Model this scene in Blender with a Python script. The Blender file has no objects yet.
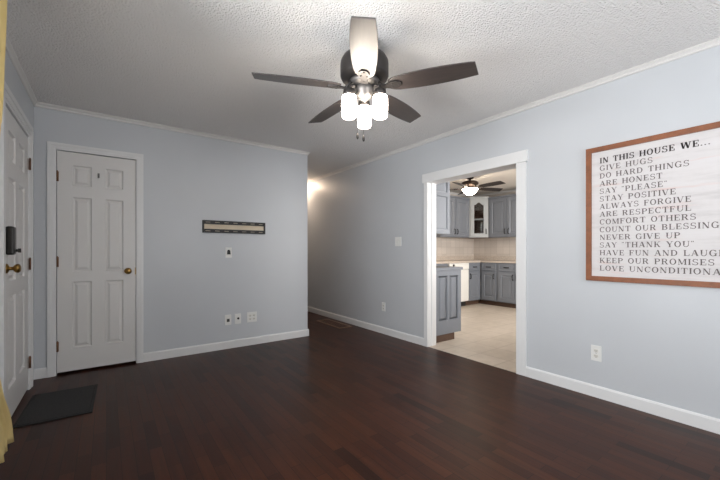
import bpy, math, random
from mathutils import Vector, Matrix

random.seed(7)
scene = bpy.context.scene
COL = scene.collection
R = math.radians
PI = math.pi

# ---------------------------------------------------------------- camera
cam_d = bpy.data.cameras.new('camera')
cam_d.sensor_fit = 'HORIZONTAL'
cam_d.sensor_width = 36.0
cam_d.lens = 349.0 / 720.0 * 36.0
cam_d.shift_y = 11.0 / 720.0
cam_d.clip_start = 0.02
cam = bpy.data.objects.new('camera', cam_d)
COL.objects.link(cam)
cam.location = (0.0, 0.0, 1.115)
cam.rotation_euler = (R(90), 0.0, R(-36))
scene.camera = cam

# ---------------------------------------------------------------- view
scene.view_settings.view_transform = 'Standard'
scene.view_settings.look = 'None'
scene.view_settings.gamma = 1.0
scene.view_settings.use_curve_mapping = False
scene.view_settings.exposure = -0.22

# ---------------------------------------------------------------- world (overcast daylight outside)
world = bpy.data.worlds.new('world')
scene.world = world
world.use_nodes = True
bg = world.node_tree.nodes['Background']
bg.inputs['Color'].default_value = (0.88, 0.94, 1.0, 1)
bg.inputs['Strength'].default_value = 1.0


def area(name, loc, rot, sx, sy, power, color):
    l = bpy.data.lights.new(name, 'AREA')
    l.shape = 'RECTANGLE'
    l.size, l.size_y = sx, sy
    l.energy = power
    l.color = color
    o = bpy.data.objects.new(name, l)
    o.location = loc
    o.rotation_euler = rot
    COL.objects.link(o)
    return o


# daylight arriving through the windows, plus an added fill from the rear
area('daylight_left_window', (-0.80, 1.20, 1.42), (0, R(-110), 0), 1.5, 1.7, 185, (0.96, 0.98, 1.0))
area('rear_ceiling_fill', (1.6, -2.50, 1.42), (R(138), 0, 0), 1.8, 1.5, 130, (0.95, 0.975, 1.0))  # added fill tilted up to brighten the ceiling, no known rear source
area('daylight_kitchen_window', (4.9, 0.42, 1.55), (R(94), 0, 0), 2.2, 1.2, 225, (1.0, 0.97, 0.94))


# ---------------------------------------------------------------- materials
def sl(r, g, b):
    f = lambda c: (c / 12.92 if c <= 0.04045 else ((c + 0.055) / 1.055) ** 2.4)
    return (f(r / 255), f(g / 255), f(b / 255), 1)


def mat(name, color, rough=0.5, metal=0.0, coat=0.0, coat_rough=0.1, spec=0.5):
    m = bpy.data.materials.new(name)
    m.use_nodes = True
    b = m.node_tree.nodes['Principled BSDF']
    b.inputs['Base Color'].default_value = color
    b.inputs['Roughness'].default_value = rough
    b.inputs['Metallic'].default_value = metal
    b.inputs['Coat Weight'].default_value = coat
    b.inputs['Coat Roughness'].default_value = coat_rough
    b.inputs['Specular IOR Level'].default_value = spec
    return m


class NT:
    def __init__(s, m):
        s.m, s.t = m, m.node_tree
        s.b = s.t.nodes['Principled BSDF']

    def n(s, typ, **kw):
        nd = s.t.nodes.new(typ)
        for k, v in kw.items():
            if k in nd.inputs:
                nd.inputs[k].default_value = v
            else:
                setattr(nd, k, v)
        return nd

    def l(s, a, b):
        s.t.links.new(a, b)

    def coords(s, scale=(1, 1, 1), loc=(0, 0, 0), rot=(0, 0, 0)):
        tc = s.n('ShaderNodeTexCoord')
        mp = s.n('ShaderNodeMapping')
        mp.inputs['Scale'].default_value = scale
        mp.inputs['Location'].default_value = loc
        mp.inputs['Rotation'].default_value = rot
        s.l(tc.outputs['Object'], mp.inputs['Vector'])
        return mp.outputs['Vector']

    def ramp(s, fac, stops):
        r = s.n('ShaderNodeValToRGB')
        el = r.color_ramp.elements
        while len(el) < len(stops):
            el.new(0.5)
        for e, (p, c) in zip(el, stops):
            e.position, e.color = p, c
        s.l(fac, r.inputs['Fac'])
        return r.outputs['Color']

    def mix(s, fac, a, b, mode='MIX'):
        x = s.n('ShaderNodeMix', data_type='RGBA', blend_type=mode)
        if isinstance(fac, float):
            x.inputs[0].default_value = fac
        else:
            s.l(fac, x.inputs[0])
        for i, v in ((6, a), (7, b)):
            if isinstance(v, tuple):
                x.inputs[i].default_value = v
            else:
                s.l(v, x.inputs[i])
        return x.outputs[2]

    def bump(s, h, strength, dist):
        bp = s.n('ShaderNodeBump')
        bp.inputs['Strength'].default_value = strength
        bp.inputs['Distance'].default_value = dist
        s.l(h, bp.inputs['Height'])
        s.l(bp.outputs['Normal'], s.b.inputs['Normal'])


def wall_paint(name, c):
    m = mat(name, c, 0.42)
    t = NT(m)
    v = t.coords()
    n = t.n('ShaderNodeTexNoise', Scale=140.0, Detail=3.0)
    t.l(v, n.inputs['Vector'])
    n2 = t.n('ShaderNodeTexNoise', Scale=1.6, Detail=2.0)
    t.l(v, n2.inputs['Vector'])
    lo = tuple(x * 0.965 for x in c[:3]) + (1,)
    t.l(t.ramp(n2.outputs['Fac'], [(0.35, lo), (0.65, c)]), t.b.inputs['Base Color'])
    t.bump(n.outputs['Fac'], 0.12, 0.004)
    return m


M = {}
M['wall'] = wall_paint('blue_grey_wall_paint', sl(193, 196, 200))
M['kitchen_wall'] = wall_paint('kitchen_wall_paint', sl(200, 192, 184))
M['trim'] = mat('white_trim_paint', sl(220, 220, 220), 0.35)
M['crown'] = mat('white_crown_paint', sl(214, 212, 210), 0.4)
M['door'] = mat('white_door_paint', sl(214, 212, 210), 0.38)
M['plate'] = mat('white_plastic', sl(222, 222, 219), 0.35)
M['ivory'] = mat('outlet_face_plastic', sl(214, 212, 205), 0.4)
M['dark'] = mat('black_slot', sl(26, 25, 25), 0.6)
M['black_metal'] = mat('black_powder_coat', sl(20, 18, 18), 0.5, 0.1)
M['lock'] = mat('dark_bronze_lock', sl(44, 41, 39), 0.35, 0.5)
M['brass'] = mat('aged_brass', sl(150, 118, 66), 0.28, 1.0)
M['hinge'] = mat('copper_brown_hinge', sl(122, 88, 66), 0.45, 0.7)
M['bronze'] = mat('brushed_gunmetal', sl(62, 59, 58), 0.42, 0.6)
M['nickel'] = mat('pewter_metal', sl(120, 117, 115), 0.5, 0.8)
M['cab'] = mat('blue_grey_cabinet_paint', sl(120, 124, 131), 0.42)
M['cab_dark'] = mat('brown_toe_kick', sl(84, 62, 48), 0.6)
M['cab_in'] = mat('cabinet_interior_wood', sl(72, 38, 20), 0.5)
M['dish'] = mat('white_enamel', sl(236, 234, 228), 0.3)
M['fan_bronze'] = mat('oil_rubbed_bronze', sl(58, 46, 38), 0.4, 0.7)

# ceiling: stippled plaster
m = mat('stippled_ceiling', sl(240, 238, 236), 0.85)
t = NT(m)
v = t.coords()
vo = t.n('ShaderNodeTexVoronoi', Scale=90.0)
nz = t.n('ShaderNodeTexNoise', Scale=135.0, Detail=3.0)
big = t.n('ShaderNodeTexNoise', Scale=1.1, Detail=1.0)
for a in (vo, nz, big):
    t.l(v, a.inputs['Vector'])
mm = t.n('ShaderNodeMath', operation='SUBTRACT')
t.l(nz.outputs['Fac'], mm.inputs[0])
t.l(vo.outputs['Distance'], mm.inputs[1])
mul = t.n('ShaderNodeMath', operation='MULTIPLY')
t.l(mm.outputs[0], mul.inputs[0])
rr = t.n('ShaderNodeMapRange')
rr.inputs['From Min'].default_value = 0.35
rr.inputs['From Max'].default_value = 0.6
rr.inputs['To Min'].default_value = 0.8
t.l(big.outputs['Fac'], rr.inputs['Value'])
t.l(rr.outputs['Result'], mul.inputs[1])
t.bump(mul.outputs[0], 0.8, 0.010)
M['ceiling'] = m
M['kitchen_ceiling'] = mat('kitchen_ceiling_paint', sl(222, 214, 204), 0.8)

# living room floor: narrow dark strips running along Y
m = mat('dark_wood_floor', sl(60, 35, 27), 0.28, spec=0.22)
t = NT(m)
v = t.coords(rot=(0, 0, R(90)))
br = t.n('ShaderNodeTexBrick', Scale=1.0)
br.offset = 0.37
br.offset_frequency = 2
br.inputs['Brick Width'].default_value = 0.38
br.inputs['Row Height'].default_value = 0.064
br.inputs['Mortar Size'].default_value = 0.0012
br.inputs['Mortar Smooth'].default_value = 0.1
br.inputs['Bias'].default_value = 0.0
br.inputs['Color1'].default_value = (0, 0, 0, 1)
br.inputs['Color2'].default_value = (1, 1, 1, 1)
br.inputs['Mortar'].default_value = (0.5, 0.5, 0.5, 1)
t.l(v, br.inputs['Vector'])
gv = t.coords(scale=(38, 2.2, 1))
gn = t.n('ShaderNodeTexNoise', Scale=1.0, Detail=5.0, Roughness=0.6)
t.l(gv, gn.inputs['Vector'])
c1 = t.ramp(br.outputs['Color'], [(0.0, sl(34, 15, 9)), (0.14, sl(52, 25, 15)), (0.5, sl(61, 31, 19)), (1.0, sl(70, 37, 22))])
c2 = t.ramp(gn.outputs['Fac'], [(0.3, (0.66, 0.66, 0.66, 1)), (0.7, (1.22, 1.22, 1.22, 1))])
cc = t.mix(1.0, c1, c2, 'MULTIPLY')
cc = t.mix(br.outputs['Fac'], cc, sl(20, 11, 9))
t.l(cc, t.b.inputs['Base Color'])
rg = t.n('ShaderNodeMapRange')
rg.inputs['To Min'].default_value = 0.30
rg.inputs['To Max'].default_value = 0.46
t.l(gn.outputs['Fac'], rg.inputs['Value'])
t.l(rg.outputs['Result'], t.b.inputs['Roughness'])
t.bump(gn.outputs['Fac'], 0.15, 0.002)
M['floor'] = m

# kitchen tile
m = mat('beige_floor_tile', sl(208, 194, 176), 0.4)
t = NT(m)
v = t.coords()
br = t.n('ShaderNodeTexBrick', Scale=1.0)
br.offset = 0.0
br.inputs['Brick Width'].default_value = 0.33
br.inputs['Row Height'].default_value = 0.33
br.inputs['Mortar Size'].default_value = 0.005
br.inputs['Color1'].default_value = sl(206, 193, 177)
br.inputs['Color2'].default_value = sl(214, 201, 186)
br.inputs['Mortar'].default_value = sl(190, 176, 160)
t.l(v, br.inputs['Vector'])
n = t.n('ShaderNodeTexNoise', Scale=9.0, Detail=5.0)
t.l(v, n.inputs['Vector'])
c2 = t.ramp(n.outputs['Fac'], [(0.3, (0.92, 0.91, 0.9, 1)), (0.7, (1.04, 1.04, 1.04, 1))])
t.l(t.mix(1.0, br.outputs['Color'], c2, 'MULTIPLY'), t.b.inputs['Base Color'])
M['tile'] = m

# backsplash tile (generated on object coords of wall-aligned meshes)
m = mat('tan_backsplash_tile', sl(206, 190, 174), 0.4)
t = NT(m)
v = t.coords(scale=(1, 1, 1), rot=(R(90), 0, 0))
ck = t.n('ShaderNodeTexBrick', Scale=1.0)
ck.offset = 0.0
ck.inputs['Brick Width'].default_value = 0.15
ck.inputs['Row Height'].default_value = 0.15
ck.inputs['Mortar Size'].default_value = 0.003
ck.inputs['Color1'].default_value = sl(198, 188, 178)
ck.inputs['Color2'].default_value = sl(210, 200, 190)
ck.inputs['Mortar'].default_value = sl(182, 171, 160)
t.l(v, ck.inputs['Vector'])
t.l(ck.outputs['Color'], t.b.inputs['Base Color'])
M['splash'] = m

m = mat('beige_laminate_counter', sl(200, 186, 172), 0.35)
t = NT(m)
v = t.coords()
n = t.n('ShaderNodeTexNoise', Scale=120.0, Detail=2.0)
t.l(v, n.inputs['Vector'])
t.l(t.ramp(n.outputs['Fac'], [(0.35, sl(176, 162, 150)), (0.65, sl(212, 200, 186))]), t.b.inputs['Base Color'])
M['counter'] = m


def wood(name, dark, light, scale, rough, coat=0.0, coat_rough=0.2):
    m = mat(name, light, rough, coat=coat, coat_rough=coat_rough)
    t = NT(m)
    v = t.coords(scale=scale)
    n = t.n('ShaderNodeTexNoise', Scale=1.0, Detail=5.0, Roughness=0.65)
    t.l(v, n.inputs['Vector'])
    t.l(t.ramp(n.outputs['Fac'], [(0.3, dark), (0.7, light)]), t.b.inputs['Base Color'])
    return m


M['blade'] = wood('dark_walnut_blade', sl(30, 24, 23), sl(58, 48, 45), (5, 60, 5), 0.5, 1.0, 0.46)
M['dark_blade'] = wood('espresso_blade', sl(30, 24, 22), sl(48, 38, 34), (5, 60, 5), 0.55)
M['frame_wood'] = wood('warm_brown_frame', sl(112, 62, 30), sl(142, 82, 44), (14, 60, 14), 0.5)
M['board'] = wood('pale_wood_board', sl(196, 180, 156), sl(216, 202, 180), (4, 4, 60), 0.6)
M['register'] = wood('brown_register_wood', sl(58, 36, 26), sl(92, 62, 46), (40, 4, 4), 0.4)

# sign board: whitewashed planks with faint pink and grey wear
m = mat('whitewashed_sign', sl(222, 217, 216), 0.6)
t = NT(m)
v = t.coords(scale=(2.2, 1, 16))
n = t.n('ShaderNodeTexNoise', Scale=1.0, Detail=6.0, Roughness=0.7)
t.l(v, n.inputs['Vector'])
v2 = t.coords(scale=(3, 1, 24), loc=(5, 2, 1))
n2 = t.n('ShaderNodeTexNoise', Scale=1.0, Detail=4.0)
t.l(v2, n2.inputs['Vector'])
base = t.ramp(n.outputs['Fac'], [(0.30, sl(194, 190, 190)), (0.5, sl(208, 204, 204)), (0.8, sl(214, 211, 212))])
pk = t.ramp(n2.outputs['Fac'], [(0.60, (0, 0, 0, 1)), (0.74, (0.7, 0.7, 0.7, 1))])
t.l(t.mix(pk, base, sl(212, 184, 178)), t.b.inputs['Base Color'])
M['sign'] = m
M['ink'] = mat('grey_sign_ink', sl(92, 83, 82), 0.6)
M['ink_bold'] = mat('dark_sign_ink', sl(58, 49, 48), 0.6)

# doormat
m = mat('charcoal_doormat', sl(38, 37, 38), 0.95)
t = NT(m)
v = t.coords()
n = t.n('ShaderNodeTexNoise', Scale=220.0, Detail=3.0)
t.l(v, n.inputs['Vector'])
t.l(t.ramp(n.outputs['Fac'], [(0.3, sl(28, 28, 29)), (0.7, sl(54, 53, 54))]), t.b.inputs['Base Color'])
t.bump(n.outputs['Fac'], 0.6, 0.004)
M['mat'] = m
M['mat_edge'] = mat('black_rubber_edge', sl(22, 22, 22), 0.7)

# curtain
m = mat('yellow_curtain_cloth', sl(240, 220, 158), 0.85)
t = NT(m)
b = t.b
tr = t.n('ShaderNodeBsdfTranslucent')
tr.inputs['Color'].default_value = sl(240, 220, 158)
mx = t.n('ShaderNodeMixShader')
mx.inputs[0].default_value = 0.35
t.l(b.outputs[0], mx.inputs[1])
t.l(tr.outputs[0], mx.inputs[2])
t.l(mx.outputs[0], t.t.nodes['Material Output'].inputs['Surface'])
M['curtain'] = m
M['lining'] = mat('white_curtain_lining', sl(232, 226, 214), 0.9)


def emit(name, color, strength):
    m = bpy.data.materials.new(name)
    m.use_nodes = True
    b = m.node_tree.nodes['Principled BSDF']
    b.inputs['Base Color'].default_value = (0.9, 0.88, 0.84, 1)
    b.inputs['Roughness'].default_value = 0.3
    b.inputs['Emission Color'].default_value = color
    b.inputs['Emission Strength'].default_value = strength
    return m


M['shade'] = emit('lit_frosted_shade', (1.0, 0.89, 0.76, 1), 38.0)
M['bowl'] = emit('lit_frosted_bowl', (1.0, 0.87, 0.70, 1), 40.0)
M['hall_glass'] = emit('lit_hall_dome', (1.0, 0.76, 0.56, 1), 56.0)

# window / cabinet glass (thin: no refraction)
m = bpy.data.materials.new('thin_clear_glass')
m.use_nodes = True
nt = m.node_tree
nt.nodes.remove(nt.nodes['Principled BSDF'])
g = nt.nodes.new('ShaderNodeBsdfGlossy')
g.inputs['Roughness'].default_value = 0.02
tp = nt.nodes.new('ShaderNodeBsdfTransparent')
fr = nt.nodes.new('ShaderNodeFresnel')
fr.inputs['IOR'].default_value = 1.45
mx = nt.nodes.new('ShaderNodeMixShader')
nt.links.new(fr.outputs[0], mx.inputs[0])
nt.links.new(tp.outputs[0], mx.inputs[1])
nt.links.new(g.outputs[0], mx.inputs[2])
nt.links.new(mx.outputs[0], nt.nodes['Material Output'].inputs['Surface'])
M['glass'] = m


# ---------------------------------------------------------------- mesh building
class MB:
    def __init__(s):
        s.v, s.f, s.sm = [], [], []

    def face(s, pts, smooth=False):
        i = len(s.v)
        s.v += [tuple(p) for p in pts]
        s.f.append(tuple(range(i, i + len(pts))))
        s.sm.append(smooth)

    def grid(s, rows, smooth=True, closed=False, flip=False):
        i0 = len(s.v)
        nr, nc = len(rows), len(rows[0])
        for r in rows:
            s.v += [tuple(p) for p in r]
        for a in range(nr - 1):
            for c in range(nc if closed else nc - 1):
                d = (c + 1) % nc
                q = (i0 + a * nc + c, i0 + a * nc + d, i0 + (a + 1) * nc + d, i0 + (a + 1) * nc + c)
                s.f.append(q[::-1] if flip else q)
                s.sm.append(smooth)
        return i0

    def box(s, x0, x1, y0, y1, z0, z1):
        i = len(s.v)
        s.v += [(x, y, z) for z in (z0, z1) for y in (y0, y1) for x in (x0, x1)]
        for q in ((0, 2, 3, 1), (4, 5, 7, 6), (0, 1, 5, 4), (2, 6, 7, 3), (0, 4, 6, 2), (1, 3, 7, 5)):
            s.f.append(tuple(i + k for k in q))
            s.sm.append(False)
        return s

    def lathe(s, prof, c=(0, 0, 0), axis='Z', n=28, smooth=True):
        # prof: (r, h) from one end to the other; caps are closed when r > 0
        def P(r, h, a):
            x, y = r * math.cos(a), r * math.sin(a)
            if axis == 'Z':
                return (c[0] + x, c[1] + y, c[2] + h)
            if axis == 'Y':
                return (c[0] + x, c[1] - h, c[2] + y)      # h grows towards -Y
            return (c[0] + h, c[1] + x, c[2] + y)
        rows = [[P(max(r, 1e-5), h, 2 * PI * k / n) for k in range(n)] for r, h in prof]
        s.grid(rows, smooth, True)
        for row, r in ((rows[0], prof[0][0]), (rows[-1], prof[-1][0])):
            if r > 1e-4:
                s.face(row)
        return s

    def tube(s, pts, r, n=10):
        pts = [Vector(p) for p in pts]
        rows = []
        up = Vector((0, 0, 1))
        for i, p in enumerate(pts):
            d = (pts[min(i + 1, len(pts) - 1)] - pts[max(i - 1, 0)]).normalized()
            a = d.cross(up)
            if a.length < 1e-3:
                a = d.cross(Vector((1, 0, 0)))
            a.normalize()
            b2 = d.cross(a).normalized()
            rad = r[i] if isinstance(r, (list, tuple)) else r
            rows.append([p + a * rad * math.cos(2 * PI * k / n) + b2 * rad * math.sin(2 * PI * k / n) for k in range(n)])
        s.grid(rows, True, True)
        s.face(rows[0])
        s.face(rows[-1])
        return s

    def prism(s, poly, f0, f1, smooth=False):
        # poly: 2D points; f0/f1 map a 2D point to 3D on both ends
        a = [f0(*p) for p in poly]
        b = [f1(*p) for p in poly]
        s.face(a[::-1])
        s.face(b)
        n = len(poly)
        for i in range(n):
            j = (i + 1) % n
            s.face([a[i], a[j], b[j], b[i]], smooth)
        return s

    def panels(s, w, h, rects, thick, y=0.0, depth=0.008, rim=0.016, field=0.03, raised=True, hole=False, x0=0.0, z0=0.0):
        # slab, front at y facing -Y; rects are recessed moulded panels (or open holes)
        xs = sorted({0.0, w} | {r[0] for r in rects} | {r[2] for r in rects})
        zs = sorted({0.0, h} | {r[1] for r in rects} | {r[3] for r in rects})

        def inside(cx, cz):
            return any(r[0] < cx < r[2] and r[1] < cz < r[3] for r in rects)
        fr = lambda a, b_, yy: (x0 + a, yy, z0 + b_)
        for i in range(len(xs) - 1):
            for j in range(len(zs) - 1):
                a, b_, c, d = xs[i], xs[i + 1], zs[j], zs[j + 1]
                if inside((a + b_) / 2, (c + d) / 2):
                    continue
                s.face([fr(a, c, y), fr(b_, c, y), fr(b_, d, y), fr(a, d, y)])
                if hole:
                    s.face([fr(a, d, y + thick), fr(b_, d, y + thick), fr(b_, c, y + thick), fr(a, c, y + thick)])
        yb = y + thick
        if not hole:
            s.face([fr(0, h, yb), fr(w, h, yb), fr(w, 0, yb), fr(0, 0, yb)])
        o = [(0, 0), (w, 0), (w, h), (0, h)]
        for i in range(4):
            p, q = o[i], o[(i + 1) % 4]
            s.face([fr(*q, y), fr(*p, y), fr(*p, yb), fr(*q, yb)])
        for (a, c, b_, d) in rects:
            if hole:
                ring = [((a, c), (b_, c), (b_, d), (a, d), y), ((a, c), (b_, c), (b_, d), (a, d), yb)]
            else:
                def rc(k, yy):
                    return ((a + k, c + k), (b_ - k, c + k), (b_ - k, d - k), (a + k, d - k), yy)
                ring = [rc(0, y), rc(rim * 0.5, y + depth), rc(rim, y + depth)]
                if raised:
                    ring += [rc(rim + field * 0.6, y + depth * 0.25)]
            for q0, q1 in zip(ring[:-1], ring[1:]):
                for i in range(4):
                    j = (i + 1) % 4
                    s.face([fr(*q0[i], q0[4]), fr(*q0[j], q0[4]), fr(*q1[j], q1[4]), fr(*q1[i], q1[4])])
            if not hole:
                q = ring[-1]
                s.face([fr(*q[i], q[4]) for i in range(4)])
        return s


def obj(name, mb, m, parent=None, loc=(0, 0, 0), rot=0.0, bevel=0.0, weld=True):
    me = bpy.data.meshes.new(name)
    me.from_pydata(mb.v, [], mb.f)
    me.polygons.foreach_set('use_smooth', mb.sm)
    import bmesh
    b = bmesh.new()
    b.from_mesh(me)
    if weld:
        bmesh.ops.remove_doubles(b, verts=b.verts, dist=2e-5)
        bmesh.ops.recalc_face_normals(b, faces=b.faces)
    b.to_mesh(me)
    b.free()
    me.materials.append(m)
    o = bpy.data.objects.new(name, me)
    COL.objects.link(o)
    o.location = loc
    o.rotation_euler = (0, 0, rot)
    if parent:
        o.parent = parent
    if bevel:
        md = o.modifiers.new('bevel', 'BEVEL')
        md.width = bevel
        md.segments = 2
        md.limit_method = 'ANGLE'
        md.angle_limit = R(40)
    return o


def struct(name, mb, m, **kw):
    o = obj(name, mb, m, **kw)
    if not kw.get('parent'):
        o['kind'] = 'structure'
    return o


def tag(o, label, cat, group=None):
    o['label'] = label
    o['category'] = cat
    if group:
        o['group'] = group
    return o


def thing(name, label, cat, loc, rot=0.0, group=None):
    o = bpy.data.objects.new(name, None)
    o.empty_display_size = 0.05
    COL.objects.link(o)
    o.location = loc
    o.rotation_euler = (0, 0, rot)
    return tag(o, label, cat, group)


def box(*a):
    return MB().box(*a)


# ---------------------------------------------------------------- dimensions (metres)
XL, XR, YB, YF = -0.51, 3.03, 4.12, -2.2       # left, right, back and front (behind camera) wall faces
CH = 2.410                                      # ceiling
WT = 0.14
XK = XR + WT                                    # kitchen side of shared wall
HX = 2.14                                       # hall side corner
YH = 8.0                                        # hall end
KX, KYB, KYF = 6.97, 5.06, 0.75                 # kitchen far wall, back wall, front wall
OY0, OY1, OZ = 1.723, 2.842, 1.922               # opening to kitchen
FACE_L, FACE_R = R(90), R(-90)                  # wall-mounted things: facing +X / facing -X

# ---------------------------------------------------------------- structure
struct('floor', box(XL - WT, XR, YF - WT, YH + 0.1, -0.12, 0.0), M['floor'])
struct('floor_kitchen', box(XR, KX + 0.1, KYF - 0.1, KYB + 0.1, -0.12, 0.0), M['tile'])
struct('ceiling', box(XL - WT, XK, YF - WT, YH + 0.1, CH, CH + 0.12), M['ceiling'])
struct('ceiling_kitchen', box(XK, KX + 0.1, KYF - 0.1, KYB + 0.1, CH, CH + 0.12), M['kitchen_ceiling'])

# left wall: window opening and front door opening
DY0, DY1, DH = 3.00, 3.83, 2.03
WY0, WY1, WZ0, WZ1 = 0.45, 2.0, 0.75, 2.1
w = MB()
a, b_ = XL - WT, XL
w.box(a, b_, YF - WT, WY0, 0, CH).box(a, b_, WY0, WY1, 0, WZ0).box(a, b_, WY0, WY1, WZ1, CH)
w.box(a, b_, WY1, DY0, 0, CH).box(a, b_, DY0, DY1, DH, CH).box(a, b_, DY1, YH, 0, CH)
struct('wall_left', w, M['wall'])

# back wall: closet door opening
CX0, CX1, CDH = -0.362, 0.240, 2.022
w = MB()
a, b_ = YB, YB + 0.12
w.box(XL, CX0, a, b_, 0, CH).box(CX0, CX1, a, b_, CDH, CH).box(CX1, HX, a, b_, 0, CH)
struct('wall_back', w, M['wall'])
struct('wall_hall', box(HX - 0.12, HX, YB + 0.12, YH, 0, CH), M['wall'])
struct('wall_hall_end', box(XL - WT, XK, YH, YH + 0.1, 0, CH), M['wall'])

# right wall with the kitchen opening
w = MB()
w.box(XR, XK, YF, OY0, 0, CH).box(XR, XK, OY0, OY1, OZ, CH).box(XR, XK, OY1, YH, 0, CH)
struct('wall_right', w, M['wall'])

# wall behind the camera; its unseen window is added to let the fill in
RX0, RX1 = 0.75, 2.45
w = MB()
a, b_ = YF - WT, YF
w.box(XL, RX0, a, b_, 0, CH).box(RX0, RX1, a, b_, 0, WZ0).box(RX0, RX1, a, b_, WZ1, CH).box(RX1, XK, a, b_, 0, CH)
struct('wall_front', w, M['wall'])

# kitchen walls
struct('wall_kitchen_back', box(XK, KX, KYB, KYB + 0.1, 0, CH), M['kitchen_wall'])
struct('wall_kitchen_far', box(KX, KX + 0.1, KYF, KYB + 0.1, 0, CH), M['kitchen_wall'])
w = MB()
a, b_ = KYF - 0.1, KYF
w.box(XK, 3.8, a, b_, 0, CH).box(3.8, 6.0, a, b_, 0, 1.0).box(3.8, 6.0, a, b_, 2.1, CH).box(6.0, KX + 0.1, a, b_, 0, CH)
struct('wall_kitchen_front', w, M['kitchen_wall'])


def window(name, width, height, loc, rot):
    # local: x across, front at y=0 facing -Y
    f = MB()
    f.panels(width, height, [(0.045, 0.045, width - 0.045, height / 2 - 0.02), (0.045, height / 2 + 0.02, width - 0.045, height - 0.045)], 0.05, hole=True)
    o = struct(name, f, M['trim'], loc=loc, rot=rot)
    obj('window_glass', box(0.04, width - 0.04, 0.022, 0.026, 0.04, height - 0.04), M['glass'], o)
    c = MB()
    c.box(-0.07, 0, -0.075, -0.057, -0.07, height + 0.07).box(width, width + 0.07, -0.075, -0.057, -0.07, height + 0.07)
    c.box(0, width, -0.075, -0.057, height, height + 0.07).box(0, width, -0.095, -0.057, -0.07, 0)
    obj('window_casing', c, M['trim'], o)
    return o


window('window_1', WY1 - WY0, WZ1 - WZ0, (XL - 0.057, WY0, WZ0), FACE_L)
window('window_2', RX1 - RX0, WZ1 - WZ0, (RX1, YF - 0.057, WZ0), R(180))
window('window_3', 2.2, 1.1, (6.0, KYF - 0.02, 1.0), R(180))

# baseboards
BH, BT = 0.088, 0.015


def base_prof(mb, fn0, fn1):
    mb.prism([(0, 0), (BT, 0), (BT, BH - 0.012), (BT * 0.55, BH), (0, BH)], fn0, fn1)
    return mb


bb = MB()
base_prof(bb, lambda d, z: (XL + d, YF, z), lambda d, z: (XL + d, DY0 - 0.11, z))
struct('baseboard_left', bb, M['trim'])
bb = MB()
base_prof(bb, lambda d, z: (XL, YB - d, z), lambda d, z: (CX0 - 0.061, YB - d, z))
base_prof(bb, lambda d, z: (CX1 + 0.061, YB - d, z), lambda d, z: (HX + BT, YB - d, z))
base_prof(bb, lambda d, z: (HX + d, YB, z), lambda d, z: (HX + d, YH, z))
struct('baseboard_back', bb, M['trim'])
bb = MB()
base_prof(bb, lambda d, z: (XR - d, YF, z), lambda d, z: (XR - d, OY0 - 0.08, z))
base_prof(bb, lambda d, z: (XR - d, OY1 + 0.030, z), lambda d, z: (XR - d, YH, z))
struct('baseboard_right', bb, M['trim'])
bb = MB()
base_prof(bb, lambda d, z: (XL, YF + d, z), lambda d, z: (XR, YF + d, z))
struct('baseboard_front', bb, M['trim'])

# crown moulding: (out from wall, down from ceiling)
CP = [(0, 0), (0.026, 0), (0.026, -0.007), (0.022, -0.010), (0.014, -0.016), (0.009, -0.022), (0.012, -0.025), (0.013, -0.030), (0.012, -0.035), (0.008, -0.038), (0, -0.038)]
c = MB()
c.prism(CP, lambda d, z: (XL + d, YF, CH + z), lambda d, z: (XL + d, YB, CH + z))
struct('trim_1', c, M['crown'])
c = MB()
c.prism(CP, lambda d, z: (XL, YB - d, CH + z), lambda d, z: (HX + d, YB - d, CH + z))
c.prism(CP, lambda d, z: (HX + d, YB - d, CH + z), lambda d, z: (HX + d, YH, CH + z))
struct('trim_2', c, M['crown'])
c = MB()
c.prism(CP, lambda d, z: (XR - d, YF, CH + z), lambda d, z: (XR - d, YH, CH + z))
struct('trim_3', c, M['crown'])
c = MB()
c.prism(CP, lambda d, z: (XL, YF + d, CH + z), lambda d, z: (XR, YF + d, CH + z))
struct('trim_4', c, M['crown'])

# casing profile for mitred door frames: local x across, z up, front facing -Y
def casing(mb, x0, x1, top, wd):
    # x0..x1 is the opening, wd casing width; stepped profile: outer band thick, inner bead thinner
    for (o0, o1, th) in ((wd, wd * 0.62, 0.020), (wd * 0.62, wd * 0.22, 0.015), (wd * 0.22, 0.0, 0.011)):
        mb.box(x0 - o0, x0 - o1, -th, 0, 0, top + o0)
        mb.box(x1 + o1, x1 + o0, -th, 0, 0, top + o0)
        mb.box(x0 - o1, x1 + o1, -th, 0, top + o1, top + o0)
    return mb


struct('trim_5', casing(MB(), CX0, CX1, CDH, 0.06), M['trim'], loc=(0, YB, 0))
struct('trim_6', casing(MB(), DY0, DY1, DH, 0.10), M['trim'], loc=(XL, 0, 0), rot=FACE_L)

# kitchen opening: flat casing, wider head with overhanging ends, jamb lining
c = MB()
for s_ in (0, 1):
    xa, xb = (XR - 0.018, XR) if s_ == 0 else (XK, XK + 0.018)
    c.box(xa, xb, OY0 - 0.080, OY0 + 0.010, 0, OZ - 0.010)
    c.box(xa, xb, OY1 - (0.026 if s_ == 0 else 0.004), OY1 + 0.030, 0, OZ - 0.010)
    xa2, xb2 = (XR - 0.024, XR) if s_ == 0 else (XK, XK + 0.024)
    c.box(xa2, xb2, OY0 - 0.096, OY1 + 0.052, OZ - 0.010, OZ + 0.092)
struct('trim_7', c, M['trim'], bevel=0.002)
c = MB()
c.box(XR, XK, OY1 - 0.018, OY1, 0, OZ)
c.box(XR, XK, OY0, OY0 + 0.010, 0, OZ)
c.box(XR, XK, OY0 + 0.010, OY1 - 0.018, OZ - 0.010, OZ)
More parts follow.
